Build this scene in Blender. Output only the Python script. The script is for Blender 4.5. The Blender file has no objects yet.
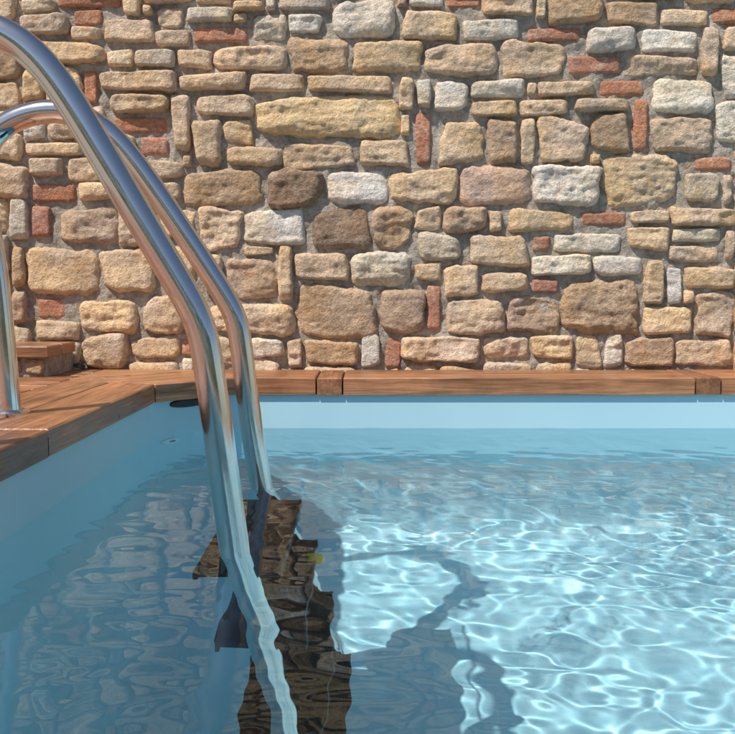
import bpy, math, random, bmesh
import numpy as np
from mathutils import Vector
random.seed(7); rng=np.random.RandomState(5)
sc=bpy.context.scene
sc.view_settings.view_transform='Standard'; sc.view_settings.look='None'; sc.view_settings.exposure=0
F=900.0; CAMH=0.368; PITCH=math.atan(73/F)

# ---------------------------------------------------------------- helpers
def link(o,parent=None):
    sc.collection.objects.link(o)
    if parent: o.parent=parent
    return o
def mesh_np(name,V,Fq,mat,col=None,g=None,smooth=True,parent=None):
    me=bpy.data.meshes.new(name)
    me.from_pydata([tuple(v) for v in V],[],[tuple(int(i) for i in f) for f in Fq]) if not isinstance(Fq,np.ndarray) else None
    if isinstance(Fq,np.ndarray):
        n=len(Fq); me.vertices.add(len(V)); me.vertices.foreach_set('co',np.asarray(V,dtype=np.float32).ravel())
        me.loops.add(n*4); me.loops.foreach_set('vertex_index',Fq.astype(np.int32).ravel())
        me.polygons.add(n); me.polygons.foreach_set('loop_start',np.arange(0,n*4,4,dtype=np.int32))
        me.polygons.foreach_set('loop_total',np.full(n,4,dtype=np.int32))
        me.update(calc_edges=True)
    if col is not None:
        a=me.attributes.new('col','FLOAT_COLOR','POINT'); a.data.foreach_set('color',np.asarray(col,dtype=np.float32).ravel())
    if g is not None:
        a=me.attributes.new('g','FLOAT_VECTOR','POINT'); a.data.foreach_set('vector',np.asarray(g,dtype=np.float32).ravel())
    me.polygons.foreach_set('use_smooth',np.full(len(me.polygons),smooth))
    me.update(); me.validate()
    me.materials.append(mat)
    return link(bpy.data.objects.new(name,me),parent)
def _h(i,j,k):
    n=(i*374761393+j*668265263+k*2147483647)&0xffffffff
    n=((n^(n>>13))*1274126177)&0xffffffff
    n=((n^(n>>16))*2246822519)&0xffffffff
    return ((n^(n>>15))&0xffff)/65535.0*2-1
def vnoise(x,y,seed=0):
    xi=np.floor(x).astype(np.int64); yi=np.floor(y).astype(np.int64); fx=x-xi; fy=y-yi
    fx=fx*fx*fx*(fx*(fx*6-15)+10); fy=fy*fy*fy*(fy*(fy*6-15)+10)
    a=_h(xi,yi,seed);b=_h(xi+1,yi,seed);c=_h(xi,yi+1,seed);d=_h(xi+1,yi+1,seed)
    return (a*(1-fx)+b*fx)*(1-fy)+(c*(1-fx)+d*fx)*fy
def fbm(x,y,seed=0,oct=4):
    s=0;a=1.0;t=0
    for o in range(oct):
        ca,sa=math.cos(o*.9+.4),math.sin(o*.9+.4)
        xr=x*ca-y*sa; yr=x*sa+y*ca
        s=s+a*vnoise(xr*2**o+o*17.3,yr*2**o-o*9.1,seed+o*31); t+=a; a*=.5
    return s/t

class NT:
    def __init__(s,name):
        s.m=bpy.data.materials.new(name); s.m.use_nodes=True; s.t=s.m.node_tree; s.b=s.t.nodes['Principled BSDF']
    def n(s,ty,ins=None,**kw):
        n=s.t.nodes.new(ty)
        for k,v in kw.items(): setattr(n,k,v)
        for k,v in (ins or {}).items():
            if isinstance(v,bpy.types.NodeSocket): s.t.links.new(v,n.inputs[k])
            else: n.inputs[k].default_value=v
        return n
    def set(s,k,v):
        if isinstance(v,bpy.types.NodeSocket): s.t.links.new(v,s.b.inputs[k])
        else: s.b.inputs[k].default_value=v
    def noise(s,vec,scale,detail=6,rough=.6,dist=0):
        return s.n('ShaderNodeTexNoise',{'Vector':vec,'Scale':scale,'Detail':detail,'Roughness':rough,'Distortion':dist}).outputs['Fac']
    def rng(s,v,a,b,c,d):
        return s.n('ShaderNodeMapRange',{'Value':v,'From Min':a,'From Max':b,'To Min':c,'To Max':d}).outputs[0]
    def math(s,op,a,b=0.0):
        return s.n('ShaderNodeMath',{0:a,1:b},operation=op).outputs[0]
    def mulc(s,c,f):
        return s.n('ShaderNodeVectorMath',{0:c,1:f},operation='MULTIPLY').outputs[0]
    def mix(s,f,a,b):
        n=s.t.nodes.new('ShaderNodeMix'); n.data_type='RGBA'
        for k,v in ((0,f),(6,a),(7,b)):
            if isinstance(v,bpy.types.NodeSocket): s.t.links.new(v,n.inputs[k])
            else: n.inputs[k].default_value=v
        return n.outputs[2]
    def bump(s,h,strength,dist):
        s.set('Normal',s.n('ShaderNodeBump',{'Height':h,'Strength':strength,'Distance':dist}).outputs[0])

# ---------------------------------------------------------------- materials
def mat_stone(name,mortar=False):
    m=NT(name); P=m.n('ShaderNodeTexCoord').outputs['Object']
    n1=m.noise(P,16,5,.7,.3); n2=m.noise(P,85,4,.75)
    if mortar: base=m.mix(m.rng(n1,.3,.7,0,1),(.37,.315,.26,1),(.55,.475,.395,1))
    else: base=m.n('ShaderNodeAttribute',attribute_name='col').outputs['Color']
    f=m.math('MULTIPLY',m.rng(n1,.3,.7,.80,1.18),m.rng(n2,.3,.7,.66,1.24))
    cc=m.mulc(base,m.n('ShaderNodeCombineXYZ',{0:f,1:f,2:f}).outputs[0])
    if not mortar:
        nw=m.noise(P,27,3,.65,.6)
        cc=m.mix(m.rng(nw,.56,.72,0,.5),cc,(.74,.59,.44,1))
        cc=m.mix(m.rng(nw,.42,.30,0,.55),cc,m.mulc(cc,(.98,.72,.48)))
    m.set('Base Color',cc); m.set('Roughness',.92); m.b.inputs['Specular IOR Level'].default_value=.2
    m.bump(n2,1.0,.011)
    return m.m
M_stone=mat_stone('rubble_stone'); M_mortar=mat_stone('lime_mortar',True)

def mat_wood():
    m=NT('oiled_hardwood'); g=m.n('ShaderNodeAttribute',attribute_name='g').outputs['Vector']
    c=m.n('ShaderNodeAttribute',attribute_name='col').outputs['Color']
    st=m.n('ShaderNodeMapping',{'Vector':g,'Scale':(1.6,26,26)}).outputs[0]
    st2=m.n('ShaderNodeMapping',{'Vector':g,'Scale':(9,260,260)}).outputs[0]
    a=m.noise(st,1.5,5,.6,1.2); b=m.noise(st2,1,3,.6); bl=m.noise(g,7,4,.65)
    f=m.math('MULTIPLY',m.rng(a,.3,.7,.5,1.4),m.rng(b,.3,.7,.68,1.25))
    f=m.math('MULTIPLY',f,m.rng(bl,.3,.7,.7,1.2))
    cc=m.mulc(c,m.n('ShaderNodeCombineXYZ',{0:f,1:f,2:f}).outputs[0])
    m.set('Base Color',cc); m.set('Roughness',m.rng(bl,.3,.7,.25,.5)); 
    m.bump(m.math('ADD',a,m.math('MULTIPLY',b,.6)),.6,.002)
    return m.m
M_wood=mat_wood()

def mat_liner():
    m=NT('pool_liner'); P=m.n('ShaderNodeTexCoord').outputs['Object']
    n=m.noise(P,2.2,3,.5)
    m.set('Base Color',m.mix(m.rng(n,.3,.7,0,1),(.435,.675,.77,1),(.485,.72,.805,1)))
    m.set('Roughness',.45)
    return m.m
M_liner=mat_liner()

def mat_steel():
    m=NT('polished_stainless_steel'); P=m.n('ShaderNodeTexCoord').outputs['Object']
    n=m.noise(P,25,4,.6)
    m.set('Base Color',(.70,.675,.65,1)); m.set('Metallic',1.0); m.set('Roughness',m.rng(n,.3,.75,.05,.17))
    return m.m
M_steel=mat_steel()
def mat_plain(name,c1,c2,rough,scale=40,bs=.3):
    m=NT(name); P=m.n('ShaderNodeTexCoord').outputs['Object']; n=m.noise(P,scale,4,.65)
    m.set('Base Color',m.mix(m.rng(n,.35,.65,0,1),(*c1,1),(*c2,1))); m.set('Roughness',rough); m.bump(n,bs,.003); return m.m
M_tread=mat_plain('dark_tread_plastic',(.016,.013,.012),(.028,.021,.018),.75,35)
M_white=mat_plain('white_plastic',(.75,.78,.78),(.8,.8,.78),.35)
M_dark=mat_plain('dark_rubber',(.01,.012,.014),(.03,.03,.03),.5)
M_yellow=mat_plain('yellow_plastic',(.75,.6,.02),(.8,.65,.05),.4)
M_ground=mat_plain('ground_gravel',(.22,.19,.15),(.36,.32,.26),.95,12,.6)
M_leaf=mat_plain('reflection_hedge_foliage',(.035,.07,.02),(.07,.12,.035),.6,3,.1)  # leaves of the unseen hedge added for dark reflections

m=NT('pool_water'); t=m.t; t.nodes.remove(m.b)
gl=t.nodes.new('ShaderNodeBsdfGlass'); gl.inputs['IOR'].default_value=1.32; gl.inputs['Roughness'].default_value=0.0
gl.inputs['Color'].default_value=(.885,.985,1,1)
t.links.new(gl.outputs[0],t.nodes['Material Output'].inputs['Surface']); M_water=m.m

# ---------------------------------------------------------------- stone wall
WY=2.72
KX=WY/ (F*math.cos(PITCH)) *0.99
def wX(u): return (u-367.5)*KX
def wZ(v): return CAMH+WY*math.tan(math.atan((367-v)/F)-PITCH)
C={'t':(.74,.535,.35),'y':(.77,.565,.35),'w':(.79,.685,.555),'b':(.59,.405,.255),'d':(.38,.255,.17),'r':(.54,.26,.165),'g':(.63,.51,.385),'p':(.68,.455,.315)}
S="""0,0,22,18,t;30,0,62,12,g;80,10,108,25,r;110,20,158,42,t;162,8,188,28,t;191,8,235,22,w;197,27,250,43,r;255,15,288,40,w;286,0,325,10,g;290,15,322,33,w;335,0,395,38,w
403,12,455,40,t;462,20,515,40,w;525,28,577,42,r;583,28,630,52,w;550,0,598,22,b;602,3,650,25,b;655,10,700,26,t;703,8,735,24,r;28,15,75,35,t;30,42,108,64,t;140,50,178,68,g
181,50,215,68,t;218,46,288,70,t;292,38,349,72,b;353,42,420,72,t;427,46,490,74,t;500,42,560,76,t;566,58,616,72,r;620,56,690,76,t;640,34,690,50,w;695,28,712,76,t;715,55,735,98,w
110,72,178,91,t;115,95,172,113,t;184,74,242,91,t;252,74,305,92,t;312,78,385,93,t;200,95,255,116,t;258,97,397,137,y;399,78,413,110,t;416,80,430,108,w;433,82,466,112,w;470,80,522,98,w
536,82,590,96,t;595,80,640,96,r;648,84,708,114,w;175,95,192,150,t;118,118,168,133,r;145,137,170,155,r;198,120,222,165,t;226,120,254,142,t;228,147,282,166,t;285,144,355,168,t;360,140,408,166,t
415,113,430,165,r;440,122,482,164,t;487,120,516,164,b;519,119,533,164,t;537,120,580,162,t;588,115,626,152,b;630,102,644,152,r;648,118,704,152,t;712,104,735,138,w;470,101,515,117,t;518,100,565,116,t
572,99,625,112,t;0,170,28,192,t;36,186,75,202,r;70,158,118,180,t;121,160,183,180,t;185,170,263,206,b;268,170,322,206,d;328,171,387,204,w;391,170,455,202,t;460,167,530,204,p;533,166,598,204,w
602,156,676,206,t;682,173,716,202,g;682,157,728,170,r;35,206,50,235,r;62,208,118,244,b;121,205,156,245,t;160,212,196,232,t;200,209,240,250,t;245,210,305,244,w;313,209,368,248,d;373,207,412,248,b
416,208,440,230,t;443,207,485,232,b;507,210,572,232,t;578,212,625,226,r;418,234,460,260,g;470,235,528,266,t;532,236,550,250,r;554,234,620,252,w;628,227,668,250,t;630,210,668,223,t;670,208,735,226,t
672,228,720,242,w;28,248,98,295,t;105,252,155,292,t;160,250,190,290,t;225,258,275,300,b;278,245,293,300,t;296,253,348,280,t;352,252,410,286,w;415,263,441,280,t;445,266,478,296,t;481,273,528,292,t
532,255,590,275,w;594,257,640,276,w;645,260,664,304,t;534,279,558,293,r;668,268,682,304,w;668,245,718,262,t;686,267,735,289,t;36,298,66,318,r;78,300,135,332,t;143,296,185,334,t;215,304,292,334,t
297,286,373,337,b;380,290,425,332,b;427,285,441,330,r;448,300,505,334,t;510,297,558,332,b;563,280,640,332,b;645,307,693,334,y;696,292,735,335,t;35,321,78,340,t;130,337,178,358,t;180,339,195,356,r
208,338,245,366,t;248,338,284,357,w;287,340,302,368,t;305,341,357,364,b;361,333,380,366,w;385,337,401,368,r;403,337,480,362,t;484,336,530,358,t;532,336,575,358,y;578,335,602,368,t;606,333,625,368,w
628,338,675,366,b;678,339,735,366,t"""
stones=[]
for q in S.replace('\n',';').split(';'):
    a=q.split(','); stones.append([*[float(v) for v in a[:4]],a[4]])
def clash(k,r,g):
    for j,s in enumerate(stones):
        if j!=k and r[0]-g<s[2] and r[2]+g>s[0] and r[1]-g<s[3] and r[3]+g>s[1]: return True
    return False
for it in range(5):
    for k,s in enumerate(stones):
        if s[4]=='r' and it>1: continue
        for e,dl in ((0,-1),(1,-1),(2,1),(3,1)):
            r=list(s[:4]); r[e]+=dl
            if not clash(k,r,3.2): s[e]+=dl
U0,U1,V0,V1=-1000,1640,-330,440
cs=4; W=int((U1-U0)/cs); H=int((V1-V0)/cs); occ=np.zeros((H,W),bool)
def mark(x0,y0,x1,y1):
    occ[max(0,int((y0-V0)//cs)):int((y1-V0)//cs)+1, max(0,int((x0-U0)//cs)):int((x1-U0)//cs)+1]=True
for s in stones: mark(*s[:4])
for j in range(H-2):
    i=0
    while i<W:
        if occ[j,i]: i+=1; continue
        w=1
        while i+w<W and not occ[j,i+w] and w<26: w+=1
        kind=random.random()
        mw=random.choice([9,11,13,14,16,18,20]) if kind>.1 else 5
        if w>mw and w-mw>4: w=mw
        mh=random.choice([5,6,7,8,9,10]) if kind>.1 else random.choice([9,11])
        hh=1
        while j+hh<H and hh<mh and not occ[j+hh,i:i+w].any(): hh+=1
        if w<3 or hh<3:
            occ[j,i]=True; i+=1; continue
        x0=U0+i*cs+.5; y0=V0+j*cs+.5; x1=U0+(i+w)*cs-2.5; y1=V0+(j+hh)*cs-2.5
        brick= min(y1-y0,x1-x0)<17 and max(y1-y0,x1-x0)>24 and random.random()<.18
        c='r' if brick else random.choices('ttttttybwgtb',k=1)[0]
        stones.append([x0,y0,x1,y1,c]); occ[j:j+hh,i:i+w]=True; i+=w
Vs=[];Fs=[];Cs=[];off=0
def stone_patch(cx,cz,a,b,colr,Hh,nu,nv,p,seed,y0=WY,brick=False):
    global off
    u=np.linspace(-1,1,nu); v=np.linspace(-1,1,nv)
    u=np.sin(u*math.pi/2)*.6+u*.4; v=np.sin(v*math.pi/2)*.6+v*.4
    s,t=np.meshgrid(u,v); r=np.maximum(abs(s),abs(t)); den=(abs(s)**p+abs(t)**p)**(1/p)+1e-9
    k=np.where(r<1e-6,1,r/den); x=s*k*a; z=t*k*b
    mm=min(a,b); kk=.3 if brick else 1
    c1,c2,c3,c4=[(random.random()-.5)*kk for _ in range(4)]
    x=x+mm*.26*c1*s*t+mm*.2*c2*z/b; z=z+mm*.30*c3*s*t+mm*.24*c4*x/a
    e5=r**3
    x=x+e5*mm*kk*.20*fbm((cx+x)*24,(cz+z)*24,seed,4); z=z+e5*mm*kk*.20*fbm((cx+x)*24,(cz+z)*24,seed+50,4)
    X=cx+x; Z=cz+z
    q=random.choice([7,9,11,14])
    prof=np.clip(1-r**q,0,1)**.5
    h=-.014+(Hh+.014)*prof
    e=np.clip(1-r**8,0,1); rough=.3 if brick else random.uniform(.45,1.1)
    tx,tz=(random.random()-.5)*.15,(random.random()-.5)*.18
    big=fbm(X*10,Z*14,seed,3); bed=fbm(X*9,Z*55,seed+21,3); fine=fbm(X*60,Z*75,seed+7,3)
    fac=np.abs(fbm(X*12+3,Z*15,seed+11,2))
    h=h+e*(x*tx+z*tz)+e*rough*(.012*big+.005*bed+.004*fine+.006*fac-.003)
    V=np.stack([X,y0-h,Z],-1).reshape(-1,3)
    idx=np.arange(nu*nv).reshape(nv,nu)
    f=np.stack([idx[:-1,:-1],idx[:-1,1:],idx[1:,1:],idx[1:,:-1]],-1).reshape(-1,4)
    c=np.array(colr)*(1+.2*fbm(X*9,Z*12,seed+5,3).reshape(-1,1))*(1+np.array([.06,0,-.12])*vnoise(X*12,Z*12,seed+8).reshape(-1,1))
    Vs.append(V);Fs.append(f+off);Cs.append(np.concatenate([c,np.ones((len(c),1))],1)); off+=len(V)
for n,(x0,y0,x1,y1,c) in enumerate(stones):
    cx=wX((x0+x1)/2); cz=wZ((y0+y1)/2); a=(x1-x0)/2*KX*1.04; b=abs(wZ(y0)-wZ(y1))/2*1.04
    if cz-b<0.02 : continue
    j=1+(random.random()-.5)*.20; hue=(random.random()-.5)*.08
    col=[C[c][0]*j*(1+hue*.4),C[c][1]*j,C[c][2]*j*(1-hue*1.6)]
    vis=-60<(x0+x1)/2<800 and -40<(y0+y1)/2<400
    d=.0040 if vis else .012
    nu=max(9,min(60,int(2*a/d))); nv=max(9,min(44,int(2*b/d)))
    br=c=='r'
    stone_patch(cx,cz,a,b,col,(.003+random.random()*.008) if br else (.010+random.random()*.017),nu,nv,9 if br else random.choice([4.5,6,7,9]),n*13+1,brick=br)
wall=bpy.data.objects.new('stone_wall',None); link(wall)
mesh_np('rubble_stones',np.concatenate(Vs),np.concatenate(Fs),M_stone,col=np.concatenate(Cs),parent=wall)
xs=np.arange(wX(U0)-.05,wX(U1)+.05,.008); zs=np.arange(0,wZ(V0)+.04,.008)
X,Z=np.meshgrid(xs,zs); hh=.007*fbm(X*14,Z*14,3,3)+.006*fbm(X*50,Z*50,9,3)-.003
V=np.stack([X,WY-hh,Z],-1).reshape(-1,3); idx=np.arange(X.size).reshape(X.shape)
mesh_np('mortar_face',V,np.stack([idx[:-1,:-1],idx[:-1,1:],idx[1:,1:],idx[1:,:-1]],-1).reshape(-1,4),M_mortar,parent=wall)
xa,xb,zt=wX(U0)-.05,wX(U1)+.05,wZ(V0)+.03
def boxmesh(name,x0,x1,y0,y1,z0,z1,mat,parent=None,bev=0):
    V=[(x,y,z) for z in (z0,z1) for x,y in ((x0,y0),(x1,y0),(x1,y1),(x0,y1))]
    Fc=[(3,2,1,0),(4,5,6,7),(0,1,5,4),(1,2,6,5),(2,3,7,6),(3,0,4,7)]
    o=mesh_np(name,V,Fc,mat,smooth=False,parent=parent)
    if bev:
        b=o.modifiers.new('b','BEVEL'); b.width=bev; b.segments=3
    return o
boxmesh('wall_core',xa,xb,WY+.025,WY+.42,-.2,zt-.01,M_mortar,wall)
boxmesh('wall_coping',xa-.02,xb+.02,WY-.03,WY+.46,zt-.008,zt+.06,M_mortar,wall,.01)

# ---------------------------------------------------------------- wooden deck
PV=[];PF=[];PC=[];PG=[]
def offset_poly(P,d):
    n=len(P);out=[]
    for i in range(n):
        p0=Vector(P[i-1]);p1=Vector(P[i]);p2=Vector(P[(i+1)%n])
        a=(p1-p0).normalized();b=(p2-p1).normalized()
        na=Vector((-a.y,a.x));nb=Vector((-b.y,b.x)); m_=(na+nb); m_=m_/max(.3,m_.length_squared)*2
        out.append(p1+m_*d)
    return out
def plank(P,zt,th=.047,bev=.003,dirv=None):
    P=[Vector(p) for p in P]
    A=sum(P[i-1].x*P[i].y-P[i].x*P[i-1].y for i in range(len(P)))
    if A<0: P=P[::-1]
    P=offset_poly(P,.0022)
    n=len(P); base=len(PV)
    if dirv is None:
        e=max(((P[(i+1)%n]-P[i]) for i in range(n)),key=lambda v:v.length); dirv=e.normalized()
    else: dirv=Vector(dirv).normalized()
    ro=Vector((random.random()*20,random.random()*20,random.random()*20))
    k=1+(random.random()-.5)*.5; hu=(random.random()-.5)*.2
    col=(.35*k,.152*k*(1+hu),.070*k*(1+hu*1.5),1)
    zz=zt+(random.random()-.5)*.002
    In=offset_poly(P,bev)
    for ring,z in ((P,zz-th),(P,zz-bev),(In,zz)):
        for p in ring:
            PV.append((p.x,p.y,z)); PC.append(col)
            PG.append((p.x*dirv.x+p.y*dirv.y+ro.x, -p.x*dirv.y+p.y*dirv.x+ro.y, z+ro.z))
    for r_ in (0,1):
        for i in range(n):
            j=(i+1)%n; PF.append((base+r_*n+i,base+r_*n+j,base+(r_+1)*n+j,base+(r_+1)*n+i))
    PF.append(tuple(base+2*n+i for i in range(n))); PF.append(tuple(base+n-1-i for i in range(n)))
ZD=.141; XL=-.535; YC=2.26; XC=-.355; YB=2.44; tg=math.tan(math.radians(22.5))
XR=2.3; YF=-1.1
def ring(o0,o1):
    y_in=YC+o0*tg; y_out=YC+o1*tg; x_in=XC-o0*tg; x_out=XC-o1*tg
    ys=[YF-.03,-.2,.55,1.5]
    for a,b in zip(ys[:-1],ys[1:]): plank([(XL-o0,a),(XL-o0,b),(XL-o1,b),(XL-o1,a)],ZD)
    plank([(XL-o0,1.5),(XL-o0,y_in),(XL-o1,y_out),(XL-o1,1.5)],ZD,dirv=(0,1))
    plank([(XL-o0,y_in),(x_in,YB+o0),(x_out,YB+o1),(XL-o1,y_out)],ZD,dirv=(1,1))
    xs=[-.140,-.068,.895,.965,2.0,XR+.05]
    plank([(x_in,YB+o0),(-.140,YB+o0),(-.140,YB+o1),(x_out,YB+o1)],ZD,dirv=(1,0))
    for a,b in zip(xs[:-1],xs[1:]):
        if b-a<.1: continue
        plank([(a,YB+o0),(b,YB+o0),(b,YB+o1),(a,YB+o1)],ZD)
ring(0,.13); ring(.13,.262)
for a,b in ((-.140,-.068),(.895,.965)): plank([(a,YB),(b,YB),(b,YB+.262),(a,YB+.262)],ZD)
o=.262; plank([(XL-o,YC+o*tg),(XC-o*tg,YB+o),(XL-o,YB+o)],ZD,dirv=(1,0))
x=XL-.262
ycuts=[YF-.03,-.8,-.1,.6,1.3,1.95,2.702]
for pi,(a,b) in enumerate(zip(ycuts[:-1],ycuts[1:])):
    if pi%2==0:
        for i in range(9):
            w=.098; plank([(x-i*w,a),(x-i*w,b),(x-(i+1)*w,b),(x-(i+1)*w,a)],ZD,th=.03)
    else:
        n=max(1,round((b-a)/.094)); w=(b-a)/n
        for i in range(n):
            plank([(x,a+i*w),(x,a+(i+1)*w),(x-.882,a+(i+1)*w),(x-.882,a+i*w)],ZD,th=.03)
mesh_np('wooden_deck',PV,PF,M_wood,col=PC,g=PG,smooth=False)
led=bpy.data.objects.new('stone_ledge',None); link(led)
boxmesh('ledge_core',-1.68,-.885,2.475,2.698,.1405,.196,M_mortar,led)
Vs=[];Fs=[];Cs=[];off=0
xx=-1.67; k=900
while xx<-.9:
    w=min(random.uniform(.09,.17),-.885-xx)
    if w>.04:
        cc=C[random.choice('rbdtr')]; stone_patch(xx+w/2,.168,w/2-.004,.023,[v*.85 for v in cc],.010,26,12,6,k,y0=2.475); k+=13
    xx+=w
mesh_np('ledge_stones',np.concatenate(Vs),np.concatenate(Fs),M_stone,col=np.concatenate(Cs),parent=led)
PV=[];PF=[];PC=[];PG=[]
plank([(-1.7,2.45),(-.872,2.45),(-.872,2.57),(-1.7,2.57)],.226,th=.029); plank([(-1.7,2.57),(-.872,2.57),(-.872,2.69),(-1.7,2.69)],.226,th=.029)
mesh_np('ledge_boards',PV,PF,M_wood,col=PC,g=PG,smooth=False,parent=led)

# ---------------------------------------------------------------- pool shell
D=1.0; LX=XL-.012; LY=YB+.012; R=.24
def shell_outline(ofs):
    P=[(LX+ofs,YF+ofs),]
    for i in range(17):
        a=math.pi-i/16*math.pi/2
        r=R-ofs; P.append((LX+R+r*math.cos(a),LY-R+r*math.sin(a)))
    P+=[(XR-ofs,LY-ofs),(XR-ofs,YF+ofs)]
    return P
rings=[(0,.0935),(0,.03),(0,-.3),(0,-D+.12)]+[(.12*(1-math.cos(a)),-D+.12-.12*math.sin(a)) for a in [math.pi/2*i/6 for i in range(1,7)]]
V=[];Fc=[]
for of,z in rings: V+=[(x,y,z) for x,y in shell_outline(of)]
n=len(shell_outline(0))
for r_ in range(len(rings)-1):
    for i in range(n):
        j=(i+1)%n; Fc.append((r_*n+i,r_*n+j,(r_+1)*n+j,(r_+1)*n+i))
base=(len(rings)-1)*n; Fc.append(tuple(base+n-1-i for i in range(n)))
pool=mesh_np('swimming_pool',V,Fc,M_liner,smooth=True)
try: pool.data.set_sharp_from_angle(angle=math.radians(40))
except Exception as e: print(e)

# water
dx=.0047
xs=np.arange(LX-.004,XR+.004,dx); ys=np.arange(YF-.004,LY+.006,dx); X,Y=np.meshgrid(xs,ys)
Zw=np.zeros_like(X)
wx=X+.018*fbm(X*5,Y*5,71,2); wy=Y+.018*fbm(X*5+40,Y*5,72,2)
for i in range(44):
    lam=.034*(4.6)**(rng.rand()**1.7); k_=2*math.pi/lam
    th=rng.normal(.9,.95); cA=.52/k_**2*rng.uniform(.6,1.3)
    if lam>.09: cA*=.6
    Zw+=cA*np.sin(k_*(math.cos(th)*wx+math.sin(th)*wy)+rng.rand()*6.28)
mod=(.85+.5*fbm(X*1.5,Y*1.5,5,2))*(.75+.25*np.clip((X+.3)/.5,0,1))
Zw*=mod
V=np.stack([X,Y,Zw],-1).reshape(-1,3); idx=np.arange(X.size).reshape(X.shape)
water=mesh_np('water',V,np.stack([idx[:-1,:-1],idx[:-1,1:],idx[1:,1:],idx[1:,:-1]],-1).reshape(-1,4),M_water)

# ---------------------------------------------------------------- ladder
def PP(u,v,Yp):
    x=(u-367.5)/F; y=(367-v)/F; c,s=math.cos(PITCH),math.sin(PITCH)
    dy=c+y*s; dz=-s+y*c; k=Yp/dy
    return (x*k,Yp,CAMH+dz*k)
lad=bpy.data.objects.new('pool_ladder',None); link(lad)
def tube(name,pts,r,parent):
    cu=bpy.data.curves.new(name,'CURVE'); cu.dimensions='3D'; sp=cu.splines.new('NURBS'); sp.points.add(len(pts)-1)
    for p,q in zip(sp.points,pts): p.co=(*q,1)
    sp.order_u=4; sp.use_endpoint_u=True; sp.resolution_u=14; cu.bevel_depth=r; cu.bevel_resolution=10; cu.use_fill_caps=True
    cu.materials.append(M_steel); return link(bpy.data.objects.new(name,cu),parent)
YN,YFa=1.25,1.69
def rail(Yp,pts,name):
    w=[PP(u,v,Yp) for u,v in pts]
    a,b=Vector(w[-2]),Vector(w[-1]); d=(b-a).normalized()
    for s_ in (.3,.6,.90): w.append(tuple(b+d*s_))
    foot=w[0]; w=[(foot[0],foot[1],ZD)]+w[1:]
    tube(name,w,.0215,lad); return Vector(foot),b,d
far=[(10,415),(8,390),(0,300),(-8,240),(-22,180),(-12,135),(20,115),(62,108),(105,125),(140,168),(170,212),(205,265),(226,298),(238,320),(243,360),(250,420),(262,490)]
near=[(-118,460),(-121,430),(-131,300),(-141,200),(-150,120),(-130,60),(-85,30),(-35,18),(20,38),(60,82),(100,150),(150,235),(180,285),(201,322),(209,365),(222,460),(236,560)]
fF,fb,fd=rail(YFa,far,'far_rail'); nF,nb,nd=rail(YN,near,'near_rail')
def disc(name,loc,r,h,mat,parent,axis=None,segs=40,sx=1,sy=1):
    bm=bmesh.new(); prof=[(0,0),(r,0),(r,h*.5),(r*.9,h*.85),(r*.75,h),(0,h)]
    ringv=[]
    for pr,pz in prof:
        ringv.append([bm.verts.new((sx*max(pr,1e-4)*math.cos(a),sy*max(pr,1e-4)*math.sin(a),pz)) for a in [2*math.pi*i/segs for i in range(segs)]])
    for a,b in zip(ringv[:-1],ringv[1:]):
        for i in range(segs): bm.faces.new((a[i],a[(i+1)%segs],b[(i+1)%segs],b[i]))
    me=bpy.data.meshes.new(name); bm.to_mesh(me); bm.free(); me.materials.append(mat)
    ob=link(bpy.data.objects.new(name,me),parent); ob.location=loc
    if axis is not None: ob.rotation_euler=Vector(axis).to_track_quat('Z','Y').to_euler()
    return ob
disc('far_flange',(fF.x,YFa,ZD),.036,.010,M_steel,lad); disc('near_flange',(nF.x,YN,ZD),.036,.010,M_steel,lad)
def tread(i,z):
    t_=(z-nb.z)/nd.z; xc=nb.x+nd.x*t_
    yA,yB=YN+.008,YFa-.008; x0,x1=xc-.070,xc+.050
    V=[];Fc=[]
    def bx(x0,x1,y0,y1,z0,z1):
        b=len(V)
        V.extend([(x,y,zz) for zz in (z0,z1) for x,y in ((x0,y0),(x1,y0),(x1,y1),(x0,y1))])
        Fc.extend([tuple(b+q for q in f) for f in ((3,2,1,0),(4,5,6,7),(0,1,5,4),(1,2,6,5),(2,3,7,6),(3,0,4,7))])
    bx(x0,x1,yA,yB,z-.022,z)
    n=5
    for k in range(n):
        xk=x0+.012+k*(x1-x0-.034)/(n-1); bx(xk,xk+.010,yA+.01,yB-.01,z+.0003,z+.003)
    bx(x0-.003,x0+.004,yA,yB,z-.035,z+.002); bx(x1-.004,x1+.003,yA,yB,z-.035,z+.002)
    o=mesh_np('tread_%d'%i,V,Fc,M_tread,smooth=False,parent=lad)
    b=o.modifiers.new('b','BEVEL'); b.width=.0015; b.segments=2
    return xc,x1
for i,z in enumerate((-.085,-.33,-.57,-.81)):
    xc,x1=tread(i+1,z)
    if i==1: boxmesh('yellow_clip',x1-.01,x1+.018,1.57,1.59,z-.02,z+.015,M_yellow,lad,.004)

a=math.radians(152); cx,cy=LX+R,LY-R
inl=bpy.data.objects.new('pool_inlet',None); link(inl)
nx,ny=-math.cos(a),-math.sin(a); p=(cx+R*math.cos(a),cy+R*math.sin(a),-.075)
disc('inlet_ring',p,.038,.012,M_white,inl,(nx,ny,0)); disc('inlet_eye',(p[0]+nx*.0122,p[1]+ny*.0122,p[2]),.012,.004,M_dark,inl,(nx,ny,0))
a=math.radians(136); p=(cx+(R-.004)*math.cos(a),cy+(R-.004)*math.sin(a),.080)
disc('dark_oval',p,.065,.006,M_dark,None,(-math.cos(a),-math.sin(a),0),sx=1,sy=.17)  # thin dark oval plate on the liner, just under the coping corner

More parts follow.
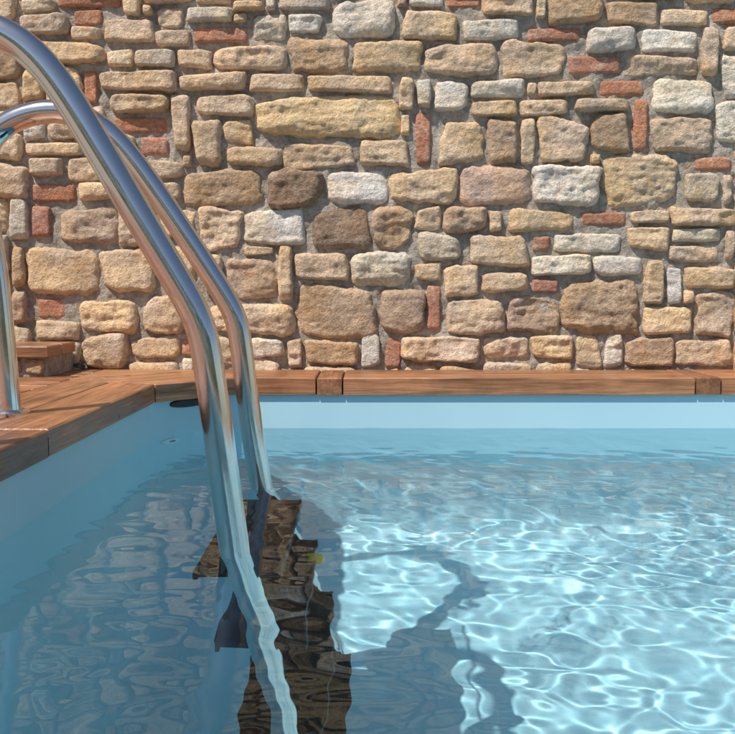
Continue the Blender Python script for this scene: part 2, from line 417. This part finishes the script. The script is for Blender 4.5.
# ---------------------------------------------------------------- ground (sheet with a hole for the pool)
B=400; hx0,hx1,hy0,hy1=-.60,XR+.05,YF-.05,2.5
V=[(-B,-B,.05),(B,-B,.05),(B,B,.05),(-B,B,.05),(hx0,hy0,.05),(hx1,hy0,.05),(hx1,hy1,.05),(hx0,hy1,.05)]
mesh_np('ground',V,[(0,1,5,4),(1,2,6,5),(2,3,7,6),(3,0,4,7)],M_ground,smooth=False)

# unseen hedge added behind the viewpoint to give the steel dark reflections
N=9000; r1=np.random.RandomState(3)
P0=np.stack([r1.uniform(-9,9,N),r1.uniform(-.55,.55,N),r1.uniform(.05,1,N)],-1)
top=2.1+.35*fbm(P0[:,0]*1.3,P0[:,0]*0,4,3); P0[:,2]*=top; P0[:,1]+=-5+.2*fbm(P0[:,0]*2,P0[:,2]*2,8,3)
a_=r1.normal(size=(N,3)); a_/=np.linalg.norm(a_,axis=1)[:,None]; b_=np.cross(a_,r1.normal(size=(N,3))); b_/=np.linalg.norm(b_,axis=1)[:,None]
sz=r1.uniform(.06,.13,(N,1)); V=np.stack([P0-a_*sz,P0-b_*sz*.5,P0+a_*sz,P0+b_*sz*.5],1).reshape(-1,3)
mesh_np('reflection_hedge',V,np.arange(N*4).reshape(-1,4),M_leaf,smooth=False)

# ---------------------------------------------------------------- light
el=math.radians(56.5); tx,ty=.74,.67; l=math.hypot(tx,ty); tx/=l;ty/=l
d=Vector((tx*math.cos(el),ty*math.cos(el),-math.sin(el)))
L=bpy.data.lights.new('sun','SUN'); L.energy=5; L.angle=math.radians(.5); L.color=(1,.955,.88)
so=link(bpy.data.objects.new('sun',L)); so.rotation_euler=d.to_track_quat('-Z','Y').to_euler()
w=bpy.data.worlds.new('World'); sc.world=w; w.use_nodes=True
nt=w.node_tree; sky=nt.nodes.new('ShaderNodeTexSky'); sky.sky_type='NISHITA'; sky.sun_disc=False
sky.sun_elevation=el; sky.sun_rotation=math.atan2(-tx,-ty)
nt.links.new(sky.outputs[0],nt.nodes['Background'].inputs[0]); nt.nodes['Background'].inputs[1].default_value=.105

water.cycles.is_caustics_caster=True
pool.cycles.is_caustics_receiver=True
L.cycles.is_caustics_light=True

cd=bpy.data.cameras.new('camera'); cam=link(bpy.data.objects.new('camera',cd)); cam.location=(0,0,CAMH)
cam.rotation_euler=(math.pi/2-PITCH,0,0); cd.sensor_width=36; cd.lens=36*F/735; cd.clip_start=.02; cd.clip_end=1500
sc.camera=cam
